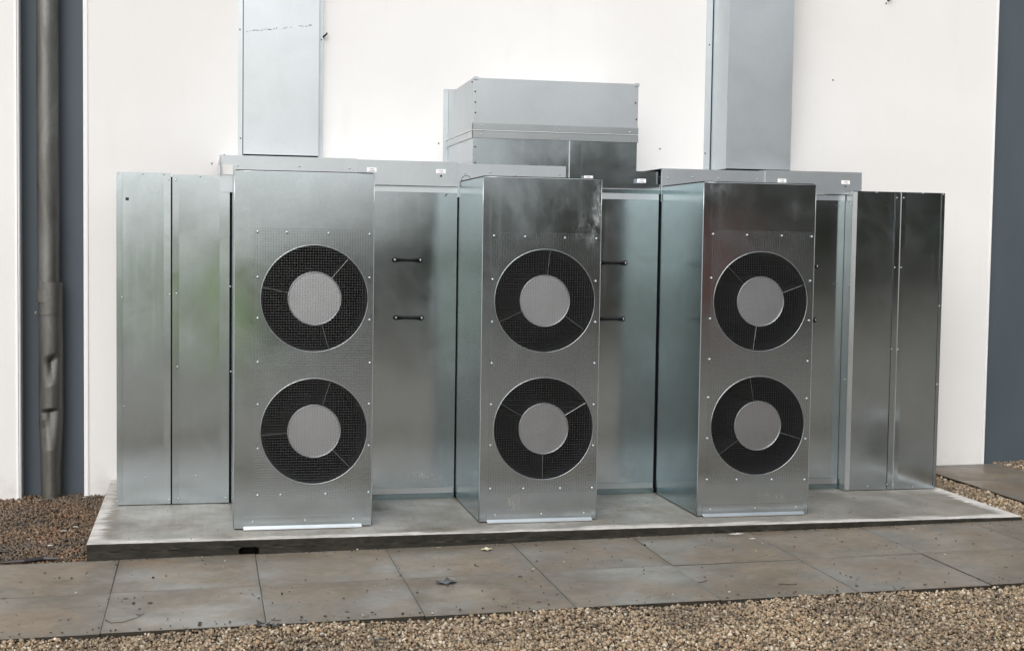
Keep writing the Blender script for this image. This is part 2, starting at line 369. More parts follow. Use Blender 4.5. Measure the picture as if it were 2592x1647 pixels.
# ground sheet
m, t, b = mat('gravel_bed'); v = co(t)
vo = N(t, 'ShaderNodeTexVoronoi', Scale=75.); t.links.new(v, vo.inputs['Vector'])
c = ramp(t, vo.outputs['Color'], [(0, (.13, .105, .08)), (.5, (.25, .205, .155)), (1, (.36, .31, .25))])
c = mix(t, ramp(t, vo.outputs['Distance'], [(.35, 0.), (.75, .9)]), c, (.05, .042, .033))
t.links.new(c, b.inputs['Base Color']); b.inputs['Roughness'].default_value = .8; bmp(t, b, vo.outputs['Distance'], .006); M['ground'] = m
m, t, b = mat('soil_bed'); c = ramp(t, noise(t, co(t), 30, 5), [(.3, (.035, .028, .020)), (.7, (.085, .070, .052))]); t.links.new(c, b.inputs['Base Color']); b.inputs['Roughness'].default_value = .9; M['soil'] = m
m, t, b = mat('lawn_grass'); c = ramp(t, noise(t, co(t), .7, 5), [(.3, (.055, .085, .022)), (.7, (.10, .15, .04))]); t.links.new(c, b.inputs['Base Color']); b.inputs['Roughness'].default_value = .8; M['lawn'] = m
def leafmat(name, a, bb):
    m, t, b = mat(name); g = t.nodes.new('ShaderNodeNewGeometry'); c = ramp(t, g.outputs['Random Per Island'], [(0, a), (1, bb)])
    t.links.new(c, b.inputs['Base Color']); b.inputs['Roughness'].default_value = .6; return m
M['foliage'] = leafmat('dark_foliage', (.10, .10, .06), (.20, .185, .115))
M['shrubleaf'] = leafmat('fresh_green_leaves', (.52, .74, .10), (.64, .86, .15))
_t = M['shrubleaf'].node_tree; _tr = _t.nodes.new('ShaderNodeBsdfTranslucent'); _mx = _t.nodes.new('ShaderNodeMixShader'); _mx.inputs[0].default_value = .7
_rp = [n for n in _t.nodes if n.type == 'VALTORGB'][0]; _t.links.new(_rp.outputs[0], _tr.inputs[0])
_t.links.new(_t.nodes['Principled BSDF'].outputs[0], _mx.inputs[1]); _t.links.new(_tr.outputs[0], _mx.inputs[2]); _t.links.new(_mx.outputs[0], _t.nodes['Material Output'].inputs[0])
M['bark'] = simple('bark', (.06, .05, .04), .9)[0]
M['leaf_pale'], t, b = simple('pale_yellow_leaf', (.62, .58, .36), .6)
c = ramp(t, noise(t, co(t), 60, 4), [(.35, (.50, .44, .22)), (.65, (.74, .71, .52))]); t.links.new(c, b.inputs['Base Color'])
M['leaf_dark'] = simple('wet_black_leaf', (.022, .018, .013), .35)[0]
M['leaf_green'] = simple('green_leaf', (.16, .22, .06), .5)[0]
M['twig'] = simple('twig', (.06, .042, .028), .8)[0]
M['paper'] = simple('torn_white_film', (.72, .71, .68), .5)[0]
M['plasticsheet'] = simple('dark_membrane_edge', (.022, .017, .018), .45)[0]

# ================================================================== SETTING
# ground: one sheet to the horizon (a gentle cross fall near the plinth)
def ground():
    xs = [-250, -60, -20, -3, 7, 20, 60, 250]; ys = [-250, -60, -16, -6, -1.475, 2.2, 12, 60]
    v = [(x, y, zg(x)-.055) for y in ys for x in xs]; n = len(xs)
    return v, [(j*n+i, j*n+i+1, (j+1)*n+i+1, (j+1)*n+i) for j in range(len(ys)-1) for i in range(n-1)]
obj('ground', ground(), M['ground'], kind='structure')
def sheetg(x0, x1, y0, y1, dz):
    return [(x0, y0, zg(x0)+dz), (x1, y0, zg(x1)+dz), (x1, y1, zg(x1)+dz), (x0, y1, zg(x0)+dz)], [(0, 1, 2, 3)]
obj('lawn', sheetg(-120, 120, -200, -19, -.035), M['lawn'], kind='structure')

# building: white rendered wall bays with blue-grey recessed bays and a corner bead at each edge
WY, WB, HW = 1.56, 1.66, 6.5
bw = thing('building', (1.8, WY, -.1), 'white rendered building wall with blue-grey recessed bays behind the steel units', 'building')
XL, XR, XE = -1.172, -.824, 4.962
def bay(x0, x1): return box(x0, x1, WY, WY+.30, -.4, HW)
obj('wall_bay', bay(-9, XL-.024), M['wall'], bw, label='white wall bay left of the downpipe')
obj('wall_bay', bay(XR+.026, XE-.018), M['wall'], bw, label='wide white wall bay behind the steel units')
obj('recessed_bay', box(XL-.02, XR+.02, WB, WB+.2, -.4, HW), M['blue'], bw, label='narrow blue-grey recess behind the downpipe')
obj('recessed_bay', box(XE-.015, 11, WB, WB+.2, -.4, HW), M['blue'], bw, label='blue-grey wall bay at the right edge')
def bead(x_in, x_out):
    s = 1 if x_out > x_in else -1    # x_in on the white bay, x_out at the recess
    ww = abs(x_out-x_in)
    prof = [(x_in, WY+.02), (x_in, WY-.001), (x_in+s*.003, WY-.006), (x_in+s*ww*.45, WY-.007), (x_in+s*ww*.55, WY+.001), (x_out-s*.006, WY-.001), (x_out, WY+.005), (x_out, WB), (x_in, WB)]
    return prism(prof, 'z', -.3, HW)
for a, bb_ in ((XL-.026, XL), (XR+.028, XR), (XE-.020, XE)): obj('corner_bead', bead(a, bb_), M['trim'], bw)
# small fixings left in the wall
def stub(p, k): 
    p = Vector(p); return join(tube([p, p+Vector((.004, -.022, .002)), p+Vector((.016, -.030, .010*k)), p+Vector((.020, -.024, .020*k))], .0055, 6), tube([p+Vector((-.012, .002, -.018)), p+Vector((-.012, -.008, -.018))], .004, 6))
obj('cable_stub', stub(PY(818, 94, WY), 1), M['plastic'], bw); obj('cable_stub', stub(PY(2247, 2, WY), .5), M['plastic'], bw)
for q in ((1670, 377), (2108, 203), (1110, 363), (536, 414)): obj('wall_plug', tube([PY(*q, WY)+Vector((0, .003, 0)), PY(*q, WY)+Vector((0, -.004, 0))], .0045, 8), M['twig'], bw)

# ---- downpipe in the recess, crushed near the foot
px, pyc, pr = -1.0195, 1.588, .0625
dp = thing('downpipe', (px, pyc, -.09), 'grey zinc downpipe with a crushed foot in the blue-grey recess', 'downpipe')
def pipe_mesh(z0, z1, nz, n=56, rad=pr, dents=()):
    v, f = [], []
    for j in range(nz+1):
        z = z0+(z1-z0)*j/nz; ox = oy = 0; sx = 1.
        if dents:
            k = max(0, min(1, (.42-z)/.40)); k = k*k*(3-2*k); ox = .011-.002*k; sx = 1-.16*k
        for i in range(n):
            a = 2*math.pi*i/n; d = 0
            for (a0, wa, zc, L, Lu, A, sl) in dents:
                da = (a-a0+math.pi) % (2*math.pi)-math.pi
                zz = z-zc-sl*da*rad
                g = max(0, 1+zz/L) if zz <= 0 else max(0, 1-zz/Lu)
                d += A*math.exp(-(da/wa)**2)*(g*g*(3-2*g) if zz > 0 else g)
            r = max(.012, rad-d); v.append((px+ox+sx*r*math.cos(a), pyc+oy+r*math.sin(a), z))
    for j in range(nz):
        for i in range(n): f.append((j*n+i, j*n+(i+1) % n, (j+1)*n+(i+1) % n, (j+1)*n+i))
    return v, f
zj = PY(90, 735, 1.56).z; zb = PY(90, 793, 1.56).z
obj('pipe', pipe_mesh(zj, HW-.1, 12), M['pipe'], dp, True)
D1 = PY(120, 915, 1.53).z; D2 = PY(120, 1043, 1.53).z; a_f = -math.pi/2
obj('dented_shoe', pipe_mesh(-.13, zj+.05, 260, 96, pr+.0065, ((a_f+.15, .45, D1, .14, .05, .024, .35), (a_f+.02, .66, D2, .22, .025, .030, .12), (a_f-.7, .35, D2-.10, .14, .06, .008, .3))), M['pipe'], dp, True, label='crushed and creased lower length of the pipe')
obj('joint_collar', lathe_y(0, 0, [(0, 0)]) if False else pipe_mesh(PY(90, 764, 1.56).z, zj+.004, 3, 56, pr+.0055), M['pipe'], dp, True)
br = obj('clamp', pipe_mesh(zb-.006, zb+.006, 4, 56, pr+.011, ) if False else ([(x+.008*(1), y, z) for x, y, z in pipe_mesh(zb-.006, zb+.006, 4, 56, pr+.0115)[0]], pipe_mesh(zb-.006, zb+.006, 4, 56, pr+.0115)[1]), M['pipe'], dp, True)
for s in (-1, 1):
    obj('clamp_lug', cbox(px+s*(pr+.008)-.007, px+s*(pr+.008)+.007, pyc-.010, pyc+.012, zb-.009, zb+.009, .003), M['pipe'], br)
    obj('clamp_bolt', tube([(px+s*(pr+.010), pyc-.018, zb), (px+s*(pr+.012), pyc+.016, zb)], .0045, 6), M['pipe'], br)
obj('wall_bracket', box(px-.02, px+.02, pyc+pr-.004, WB+.004, zb-.02, zb+.02), M['pipe'], dp)

# ---- concrete plinth
pl = None
def plinth():
    xs = list(np.linspace(PADX0, PADX1, 300)); v, f = [], []
    NX0, NX1 = PY(607, 1395, PADY0).x, PY(651, 1395, PADY0).x
    for i, x in enumerate(xs):
        j = lambda s, k=0: (mnoise.noise(Vector((x*s, k, 3.1))))
        e = .0045*j(9)+.003*j(31, 2)
        rough_r = max(0, min(1, (x-2.35)/.25))*max(0, min(1, (3.55-x)/.3))
        n_in = .14 if NX0 < x < NX1 else 0
        prof = [(PADY1, 0), (.35, 0), (PADY0+.010+e, .0010*j(14, 5)), (PADY0+.003+e, -.0025+.001*j(20, 7)), (PADY0+e, -.008),
                (PADY0+e+.003*j(17, 9)+.010*rough_r*max(0, j(26, 4)), -.028), (PADY0+e+.004*j(23, 11)+.022*rough_r*abs(j(22, 8)), -.036), (PADY0+n_in+.004*j(8, 12)+.03*rough_r*abs(j(15, 6)), -.044), (PADY0+n_in+.002, -.16), (PADY1, -.16)]
        for y, z in prof: v.append((x, y, z))
    m = 10
    for i in range(len(xs)-1):
        for k in range(m-1): f.append((i*m+k, i*m+k+1, (i+1)*m+k+1, (i+1)*m+k))
    f += [tuple(range(m))[::-1], tuple((len(xs)-1)*m+k for k in range(m))]
    return v, f
obj('concrete_plinth', plinth(), M['pad'], label='low concrete plinth with wet dark top and pale dry rim under the steel units', cat='plinth')

# ---- pavement: two rows of slabs in front, one column beside the wall on the right
M['jointsand'], t, b = simple('joint_sand', (.1, .085, .065), .9)
c = ramp(t, noise(t, co(t), 3.5, 5, .7), [(.38, (.030, .025, .018)), (.62, (.135, .115, .088))]); t.links.new(c, b.inputs['Base Color'])
pv = obj('pavement', join(sheetg(-2.4, 6.3, -1.47, -.225, -.0034), sheetg(4.445, 5.05, -.225, 1.55, -.0034)), M['jointsand'], kind='structure')
JX = [-.526+.6205*k for k in range(-3, 11)]; JY = [-1.475, -.852, -.222]
def slab(x0, x1, y0, y1):
    g = .0015; x0 += g; x1 -= g; y0 += g; y1 -= g
    t1, t2, t3 = random.uniform(-.002, .002), random.uniform(-.0025, .0025), random.uniform(-.0015, .0015)
    v, f = cbox(x0, x1, y0, y1, -.045, 0, .0025); cx, cy = (x0+x1)/2, (y0+y1)/2
    v = [(x, y, z+zg(x)+t1+t2*(x-cx)+t3*(y-cy)) for x, y, z in v]
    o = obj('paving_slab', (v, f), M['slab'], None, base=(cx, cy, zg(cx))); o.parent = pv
for j in range(2):
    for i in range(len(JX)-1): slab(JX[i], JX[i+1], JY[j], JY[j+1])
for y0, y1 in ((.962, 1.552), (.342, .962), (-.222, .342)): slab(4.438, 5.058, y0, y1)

# ---- gravel (uncountable): real pebbles where the photograph shows them
ICO_V = None
def pebbles(name, regions, sp, size, m, label, mean_z=-.012):
    bm = bmesh.new(); bmesh.ops.create_icosphere(bm, subdivisions=1, radius=1); bm.verts.ensure_lookup_table()
    iv = np.array([p.co[:] for p in bm.verts]); fi = np.array([[q.index for q in p.verts] for p in bm.faces]); bm.free()
    P = []
    for (x0, x1, y0, y1) in regions:
        nx, ny = int((x1-x0)/sp), int((y1-y0)/sp)
        gx, gy = np.meshgrid(np.linspace(x0+sp*.4, x1-sp*.4, nx), np.linspace(y0+sp*.4, y1-sp*.4, ny))
        q = np.stack([gx.ravel(), gy.ravel()], 1); q = q+rng.uniform(-.55, .55, q.shape)*sp
        q[:, 0] = np.clip(q[:, 0], x0+.003, x1-.003); q[:, 1] = np.clip(q[:, 1], y0+.003, y1-.003); P.append(q)
    P = np.concatenate(P); n = len(P)
    sc = size*rng.lognormal(0, .26, n)[:, None]*np.stack([rng.uniform(.75, 1.25, n), rng.uniform(.6, 1.05, n), rng.uniform(.45, .85, n)], 1)
    sc = np.minimum(sc, size*1.9)
    jit = 1+rng.uniform(-.22, .22, (n, len(iv), 1))
    V = iv[None]*sc[:, None, :]*jit
    # random rotations
    qn = rng.normal(size=(n, 4)); qn[:, 1:3] *= .45; qn /= np.linalg.norm(qn, axis=1)[:, None]; a, b_, c_, d_ = qn.T
    Rm = np.stack([np.stack([1-2*(c_*c_+d_*d_), 2*(b_*c_-a*d_), 2*(b_*d_+a*c_)], 1), np.stack([2*(b_*c_+a*d_), 1-2*(b_*b_+d_*d_), 2*(c_*d_-a*b_)], 1), np.stack([2*(b_*d_-a*c_), 2*(c_*d_+a*b_), 1-2*(b_*b_+c_*c_)], 1)], 1)
    V = np.einsum('nij,nkj->nki', Rm, V)
    un = .006*np.sin(P[:, 0]*5.3+1)*np.sin(P[:, 1]*7.1)
    V[:, :, 0] += P[:, 0:1]; V[:, :, 1] += P[:, 1:2]; V[:, :, 2] += (GC+GS*P[:, 0:1])+mean_z+un[:, None]+rng.uniform(-.016, .005, (n, 1))
    FI = (fi[None]+(np.arange(n)*len(iv))[:, None, None]).reshape(-1, 3)
    me = bpy.data.meshes.new(name); me.vertices.add(n*len(iv)); me.vertices.foreach_set('co', V.reshape(-1))
    me.loops.add(FI.size); me.loops.foreach_set('vertex_index', FI.ravel().astype(np.int32))
    me.polygons.add(len(FI)); me.polygons.foreach_set('loop_start', np.arange(0, FI.size, 3, dtype=np.int32)); me.polygons.foreach_set('loop_total', np.full(len(FI), 3, dtype=np.int32))
    me.update(calc_edges=True); me.polygons.foreach_set('use_smooth', [True]*len(FI)); me.materials.append(m)
    o = bpy.data.objects.new(name, me); COL.objects.link(o); return setp(o, label, 'gravel', kind='stuff')
obj('gravel_bed', join(sheetg(-2.2, 5.2, -2.6, -1.478, -.030), sheetg(-2.2, PADX0-.004, -.218, WB, -.030), sheetg(PADX1+.004, 4.434, -.218, WY-.003, -.030), sheetg(5.062, 6.5, -.218, WB, -.030)), M['soil'], kind='structure')
pebbles('gravel', [(-1.5, 4.6, -2.32, -1.479)], .0105, .0076, M['gravel'], 'pale tan gravel in front of the paving slabs', -.012)
pebbles('gravel', [(PADX1+.005, 4.434, -.215, WY-.004), (5.063, 6.45, -.21, WB-.004)], .0128, .0090, M['gravel'], 'pale gravel strip between the plinth and the right-hand slabs', -.014)
pebbles('gravel', [(-1.55, PADX0-.003, -.214, WY-.003), (XL+.002, XR-.002, WY, WB-.003)], .0108, .0080, M['gravel_brown'], 'damp brown gravel at the foot of the downpipe', -.010)
# edge of the weed membrane showing behind the slabs at the left
mp_ = [PG(2, 1427), PG(60, 1423), PG(110, 1416), PG(150, 1417)]
obj('membrane_edge', tube([p+Vector((0, .012, .004)) for p in mp_], [.006, .010, .013, .004], 7), M['plasticsheet'], label='dark strip of weed membrane poking out behind the slabs at left', cat='membrane')

# ================================================================== STEEL ENCLOSURE BEHIND THE UNITS
D = .7197                                    # plane of the doors and the left-hand panels
DR = .6275                                   # plane of the right-hand panels
X2L, X2R, X3L, X3R, H = 1.2181, 1.8278, 2.3780, 2.9958, 1.7411
en = thing('steel_enclosure', (1.75, 1.1, 0), 'galvanised steel enclosure with tall side panels and access doors against the white wall', 'enclosure')
XPL, XPR = -.592, 4.0886
xrl = PY(2137.6, 1238, DR).x
obj('carcass', join(box(XPL+.01, .005, D+.004, WY-.004, .001, 1.735), box(.004, xrl, D+.012, WY-.005, .002, 1.70), box(xrl+.004, XPR-.004, DR+.004, WY-.004, .001, 1.735)), M['black'], en)
SCREW = None
def screw_mesh(r, h, name, m):
    v, f = lathe_y(0, 0, [(r, 0), (r*.97, -h*.45), (r*.72, -h*.85), (.0001, -h)], 10)
    me = bpy.data.meshes.new(name); me.from_pydata(v, [], f); me.polygons.foreach_set('use_smooth', [True]*len(f)); me.materials.append(m); return me
SC_B = screw_mesh(.0062, .005, 'screw_bright', M['zinc']); SC_S = screw_mesh(.0048, .003, 'screw_small', M['zinc_grey']); SC_D = screw_mesh(.0045, .003, 'rivet_dark', M['matt_black'])
def screws(par, me, pts, Y, name='screw'):
    for q in pts: 
        p = PY(q[0], q[1], Y); inst(name, me, p, par)
def mk_disp(seed, amp, sc=2.2, extra=()):
    o = Vector((seed*7.3, seed*1.7, 0))
    def d(x, z):
        s = amp*mnoise.noise(Vector((x*sc, z*sc*.7, 0))+o)
        for cx, cz, rx, rz, a in extra: s += a*bump(x, z, cx, cz, rx, rz)
        return s
    return d
# left-hand panels
xs_ = PY(434.5, 437, D).x; xr_ = PY(581.5, 443, D).x
ztl = PY(290, 434.8, D).z; ztr = 1.748
lp = obj('panel', sheet(XPL, xs_-.004, .004, ztl, D, .02, 24, 90, mk_disp(1, .0013)), M['steel'], en, True, label='outer left-hand panel')
lp2 = obj('panel', sheet(xs_+.004, xr_, .004, ztr, D-.001, .02, 24, 90, mk_disp(2, .0013)), M['steel'], en, True, label='inner left-hand panel with a green reflection')
def strip(x0, x1, z0, z1, y, tx=0., tz=0., th=.0015):
    """thin folded edge strip, tilted a little: tx about the upright, tz about the level axis"""
    cx, cz = (x0+x1)/2, (z0+z1)/2
    v = [(x, y+yy+tx*(x-cx)+tz*(z-cz), z) for x in (x0, x1) for yy in (0, -th) for z in (z0, z1)]
    return v, [(0, 1, 3, 2), (4, 6, 7, 5), (0, 4, 5, 1), (2, 3, 7, 6), (0, 2, 6, 4), (1, 5, 7, 3)]
obj('edge_fold', strip(XPL, XPL+.030, .006, ztl-.002, D-.004, .015), M['steel'], lp)
obj('edge_fold', strip(xs_-.040, xs_-.005, .006, ztl-.012, D-.004, -.03), M['steel'], lp)
obj('edge_fold', strip(xs_+.005, xs_+.038, .006, ztr-.012, D-.005, .03), M['steel'], lp2)
obj('edge_fold', strip(xr_-.052, xr_, .006, 1.80, D-.006, -.02), M['steel'], lp2, label='brighter corner strip beside the first unit')
screws(lp, SC_S, [(299, 438), (361, 440), (415, 441), (426, 455), (309, 752), (313, 1028), (430, 745), (369, 1209), (428, 1265), (297, 1268)], D-.005)
screws(lp2, SC_S, [(445, 456), (507, 446), (447, 743), (449, 928), (583, 725), (584, 940), (496, 1204), (571, 1259), (451, 1261), (566, 466), (568, 418)], D-.007)
obj('clip', cbox(*[c_ for p in (PY(318, 500, D), PY(326, 507, D)) for c_ in (p.x,)], D-.009, D-.002, PY(322, 507, D).z, PY(322, 500, D).z, .001), M['matt_black'], lp)
# access doors between the units
def door(x0, x1, ztop, seed, hand, lab):
    d = obj('access_door', sheet(x0, x1, .032, ztop, D, .012, 22, 80, mk_disp(seed, .0010)), M['steel_d'], en, True, label=lab)
    obj('top_fold', strip(x0, x1-.002, ztop-.034, ztop, D-.006, 0, .06, .0015), M['zinc_grey'], d)
    obj('bottom_fold', strip(x0, x1-.006, .030, .062, D-.006, 0, .05, .0015), M['zinc_grey'], d)
    obj('bottom_angle', box(x0, x1-.001, D-.010, D+.010, .001, .029), M['steel_side'], d)
    for (ax, ay, bx, by) in hand:
        a, bb2 = PY(ax, ay, D), PY(bx, by, D); hd = handle(a, bb2, d)
    return d
def handle(a, b, par):
    L = (b-a).length; ux = (b-a).normalized(); V_ = []; parts = []
    P = lambda s, y, z: a+ux*s+Vector((0, y, z))
    pts = [P(L*k, -.012-.020*math.sin(math.pi*k)**.5, 0) for k in (.12, .2, .32, .5, .68, .8, .88)]
    parts.append(tube(pts, [.0105, .0100, .0080, .0072, .0080, .0100, .0105], 10))
    for e in (0, 1):
        c = P(.012 if e == 0 else L-.012, 0, 0); parts.append(lathe_y(c.x, c.z, [(.0140, -.001), (.0140, -.012), (.0115, -.015), (.0001, -.015)], 20))
        x0, x1 = (.012, L*.17) if e == 0 else (L*.83, L-.012)
        q0, q1 = P(x0, 0, 0), P(x1, 0, 0)
        parts.append(cbox(q0.x, q1.x, -.0145, -.001, q0.z-.0125, q0.z+.0125, .002))
    v, f = join(*[([((p[0], p[1]+(D if abs(p[1]) < .2 else 0), p[2])) for p in vv], ff) for vv, ff in parts])
    h = obj('handle', (v, f), M['plastic'], par, True)
    for e in (0, 1):
        c = P(.012 if e == 0 else L-.012, 0, 0)
        if PYvis(c): inst('screw_cap', CAP, (c.x, D-.015, c.z), h)
    return h
def PYvis(c): return True
CAP = screw_mesh(.0068, .002, 'screw_cap', M['knob'])
d1 = door(W1 := .672, X2L-.006, 1.716, 3, [(993, 657, 1068, 658), (996, 803, 1071, 804)], 'access door between the first and second units')
d2 = door(X2R+.002, X3L-.010, 1.702, 4, [(1512, 664, 1586, 665.5), (1508, 806, 1580.5, 806.5)], 'access door between the second and third units')
d3 = door(X3R+.002, xrl-.004, 1.722, 5, [(1996, 672, 2070, 673.5), (1992, 808, 2066, 809.5)], 'darker access door right of the third unit')
a_, b_ = PY(1126, 497, D), PY(1132, 491, D)
obj('clip', tube([a_+Vector((0, -.004, 0)), b_+Vector((0, -.004, 0))], .0026, 6), M['matt_black'], d1)
# right-hand panels, standing a little proud
xsr = PY(2281, 486, DR).x
rp_side = obj('return_side', box(xrl-.002, xrl+.0, DR, D+.01, .003, 1.735), M['zinc_grey'], en)
rp1 = obj('panel', sheet(xrl, xsr-.001, .004, 1.742, DR, .02, 40, 130, mk_disp(6, .0010)), M['steel_r'], en, True, label='inner right-hand panel with a pale glow low down')
rp2 = obj('panel', sheet(xsr+.001, XPR, .004, 1.742, DR, .02, 40, 130, mk_disp(7, .0010)), M['steel_r'], en, True, label='outer right-hand panel')
obj('edge_fold', strip(xrl, xrl+.026, .006, 1.738, DR-.003, -.22, 0, .0012), M['zinc_grey'], rp1, label='pale folded edge beside the dark door')
obj('edge_fold', strip(xsr-.036, xsr-.002, .006, 1.735, DR-.004, .03), M['steel'], rp1)
obj('edge_fold', strip(xsr+.002, xsr+.030, .006, 1.735, DR-.004, -.03), M['steel'], rp2)
obj('standing_edge', box(xsr-.0015, xsr+.0015, DR-.008, DR, .006, 1.738), M['bright'], rp1)
obj('edge_fold', strip(XPR-.020, XPR, .006, 1.738, DR-.003, .06), M['steel'], rp2)
screws(rp1, SC_S, [(2220, 487), (2271, 501), (2265, 677), (2257, 883), (2148, 720), (2139, 960), (2154, 518), (2245, 1225), (2143, 1236), (2196, 1230)], DR-.006)
screws(rp2, SC_S, [(2288, 501), (2281, 677), (2273, 884), (2337, 489), (2388, 492), (2378, 774), (2372, 972), (2262, 1226), (2310, 1232), (2360, 1232)], DR-.006)
# cap flashings along the top
def cap(name, x0, x1, z0, z1, y, lab, m='zinc', depth=None, seed=1):
    v, f = sheet(x0, x1, z0, z1, y, .010, 14, 3, mk_disp(seed, .0012, 3.))
    top = box(x0, x1, y+.002, (depth or WY)-.004, z1-.003, z1+.0005)
    return obj(name, join((v, f), top), M[m], en, False, label=lab)
c1 = cap('cap_flashing', -.063, .661, 1.66, 1.855, D-.020, 'pale cap flashing above the first unit', seed=11)
c2 = cap('cap_flashing', .655, 1.207, 1.7175, 1.850, D-.026, 'pale cap flashing with two white stickers beside the first unit', seed=12)
c3 = cap('cap_flashing', 1.209, 1.820, 1.66, 1.843, D-.014, 'pale cap flashing above the second unit', depth=.742, seed=13)
c4 = cap('cap_flashing', 2.376, 2.999, 1.66, 1.846, D-.018, 'pale cap flashing above the third unit', seed=14)
c5 = cap('cap_flashing', 2.997, PY(2181, 460, .695).x, 1.7235, 1.852, D-.026, 'pale cap flashing with two white stickers beside the third unit', seed=15)
c6 = cap('cap_flashing', 1.815, 2.374, 1.757, 1.829, D+.026, 'grey closing plate right of the middle duct', 'steel', seed=16)
obj('upper_flange', box(1.822, 2.3755, D-.002, D+.024, 1.7285, 1.7565), M['steel'], c6)
obj('lower_flange', box(1.822, 2.3755, D-.004, D+.022, 1.7025, 1.7245), M['steel_side'], c6)
obj('flange_gasket', box(1.823, 2.3755, D-.010, D+.01, 1.7247, 1.7283), M['bright'], c6)
# left end piece of the first cap and its corner patch
obj('end_plate', prism([(D-.021, 1.858), (D-.060, 1.80), (D-.064, 1.752), (D+.01, 1.752), (D+.01, 1.858)], 'x', -.066, -.0635), M['zinc'], c1)
obj('corner_patch', strip(-.052, .004, 1.752, 1.806, D-.026, -.08, -.05), M['bright'], c1)
screws(c1, SC_S, [(569, 418), (601, 420), (758, 421), (885, 426), (568, 391)], D-.021)
screws(c3, SC_S, [(1178, 438), (1241, 436), (1303, 444), (1417, 442)], D-.015)
screws(c4, SC_S, [(1692, 451), (1753, 449), (1820, 452), (1917, 455)], D-.019)
for cpt, cap_, yy in (((1180.5, 457), c3, D-.016), ((603, 452), c1, D-.022)):
    p = PY(*cpt, yy); obj('knockout_ring', ring_y(p.x, p.z, yy, .027, .0012, 40, 6), M['matt_black'], cap_)
# stickers (illegible two-line print)
def sticker(par, q, y, w=.052, h=.0225):
    p = PY(*q, y); s = obj('sticker', box(p.x-w/2, p.x+w/2, y-.0012, y+.001, p.z-h/2, p.z+h/2), M['label'], par)
    pr = []
    for z0, segs in ((.0035, ((-.011, .012),)), (-.0055, ((-.014, -.008), (-.004, .0145)))):
        for a, b2 in segs: pr.append(box(p.x+a, p.x+b2, y-.0017, y-.001, p.z+z0-.0014, p.z+z0+.0014))
    obj('print', join(*pr), M['ink'], s)
sticker(c2, (941, 429.5), D-.027); sticker(c2, (1116, 434), D-.027)
sticker(c6, (1623.8, 457.8), D-.003); sticker(c6, (1489.5, 450), D-.003)
sticker(c5, (1979.5, 457.5), D-.028); sticker(c5, (2140.5, 462), D-.028)
for q in ((1116.5, 445.5),): p = PY(*q, D-.026); obj('cable_hole', tube([p+Vector((0, -.0035, 0)), p+Vector((0, .002, 0))], .0058, 14), M['matt_black'], c2)
for q in ((2140, 472),): p = PY(*q, D-.026); obj('cable_hole', tube([p+Vector((0, -.0035, 0)), p+Vector((0, .002, 0))], .0058, 3), M['matt_black'], c5)

# ================================================================== DUCTS
# middle duct stub: lower and upper boxes bolted together
md = thing('middle_duct', (1.77, 1.15, 1.76), 'large square steel duct rising from the enclosure behind the middle unit', 'duct')
BX0, BX1, BY = 1.299, 2.241, .745
lo = obj('lower_section', join(sheet(BX0, BX1, 1.700, 2.029, BY, .003, 20, 8, mk_disp(21, .002))), M['steel'], md, True, label='darker lower section with a vertical seam')
for xa in (BX0, BX1-.003): obj('side_face', box(xa, xa+.003, BY+.0035, WY-.001, 1.70, 2.029), M['zinc'], lo)
upz = [(BY+.001, 2.034), (BY+.001, 2.317), (1.31, 2.310), (WY-.001, 2.335), (WY-.001, 2.034)]
us = obj('upper_section', join(sheet(BX0+.002, BX1+.002, 2.034, 2.316, BY-.002, .003, 20, 8, mk_disp(22, .0015)), prism(upz, 'x', BX0, BX0+.0025), prism(upz, 'x', BX1, BX1+.0025), box(BX0+.003, BX1-.003, BY+.02, WY-.003, 2.28, 2.283)), M['zinc'], md, False, label='paler upper section')
def band(z0, z1, m, par, o, nm):
    b = obj(nm, join(box(BX0-.001, BX1+.005, BY-o-.002, BY-o, z0, z1), box(BX0-o, BX0-o+.002, BY-o+.001, WY-.002, z0, z1), box(BX1+o-.002, BX1+o, BY-o+.001, WY-.002, z0, z1)), M[m], par)
    return b
ub = band(2.036, 2.070, 'zinc_grey', us, .006, 'flange'); lb = band(1.989, 2.027, 'zinc_grey', lo, .006, 'flange')
obj('joint_line', join(box(BX0-.002, BX1+.006, BY-.013, BY-.004, 2.0285, 2.0335), box(BX0-.011, BX0-.002, BY-.012, WY-.003, 2.0285, 2.0335)), M['bright'], md)
obj('wall_flange', box(PY(1122, 300, WY).x, BX0-.001, WY-.004, WY-.001, 1.84, 2.336), M['zinc'], us)
obj('seam', box(1.846, 1.851, BY-.004, BY+.001, 1.775, 1.988), M['bright'], lo)
obj('corner_tab', box(BX0-.001, BX0+.026, BY-.008, BY-.0035, 2.306, 2.322), M['zinc'], us); obj('corner_tab', box(BX1-.02, BX1+.006, BY-.008, BY-.0035, 2.302, 2.3195), M['zinc'], us)
screws(us, SC_D, [(1204, 201), (1203, 232), (1203.5, 259), (1203.5, 285.5), (1609, 261), (1611, 302.5), (1195, 208)], BY-.003, 'rivet')
screws(lo, SC_D, [(1203, 372), (1203, 412), (1605, 425)], BY-.001, 'rivet')
screws(ub, SC_S, [(1221, 318), (1416, 329), (1595, 335)], BY-.008); screws(lb, SC_S, [(1218, 340), (1414, 347), (1596, 354)], BY-.008)
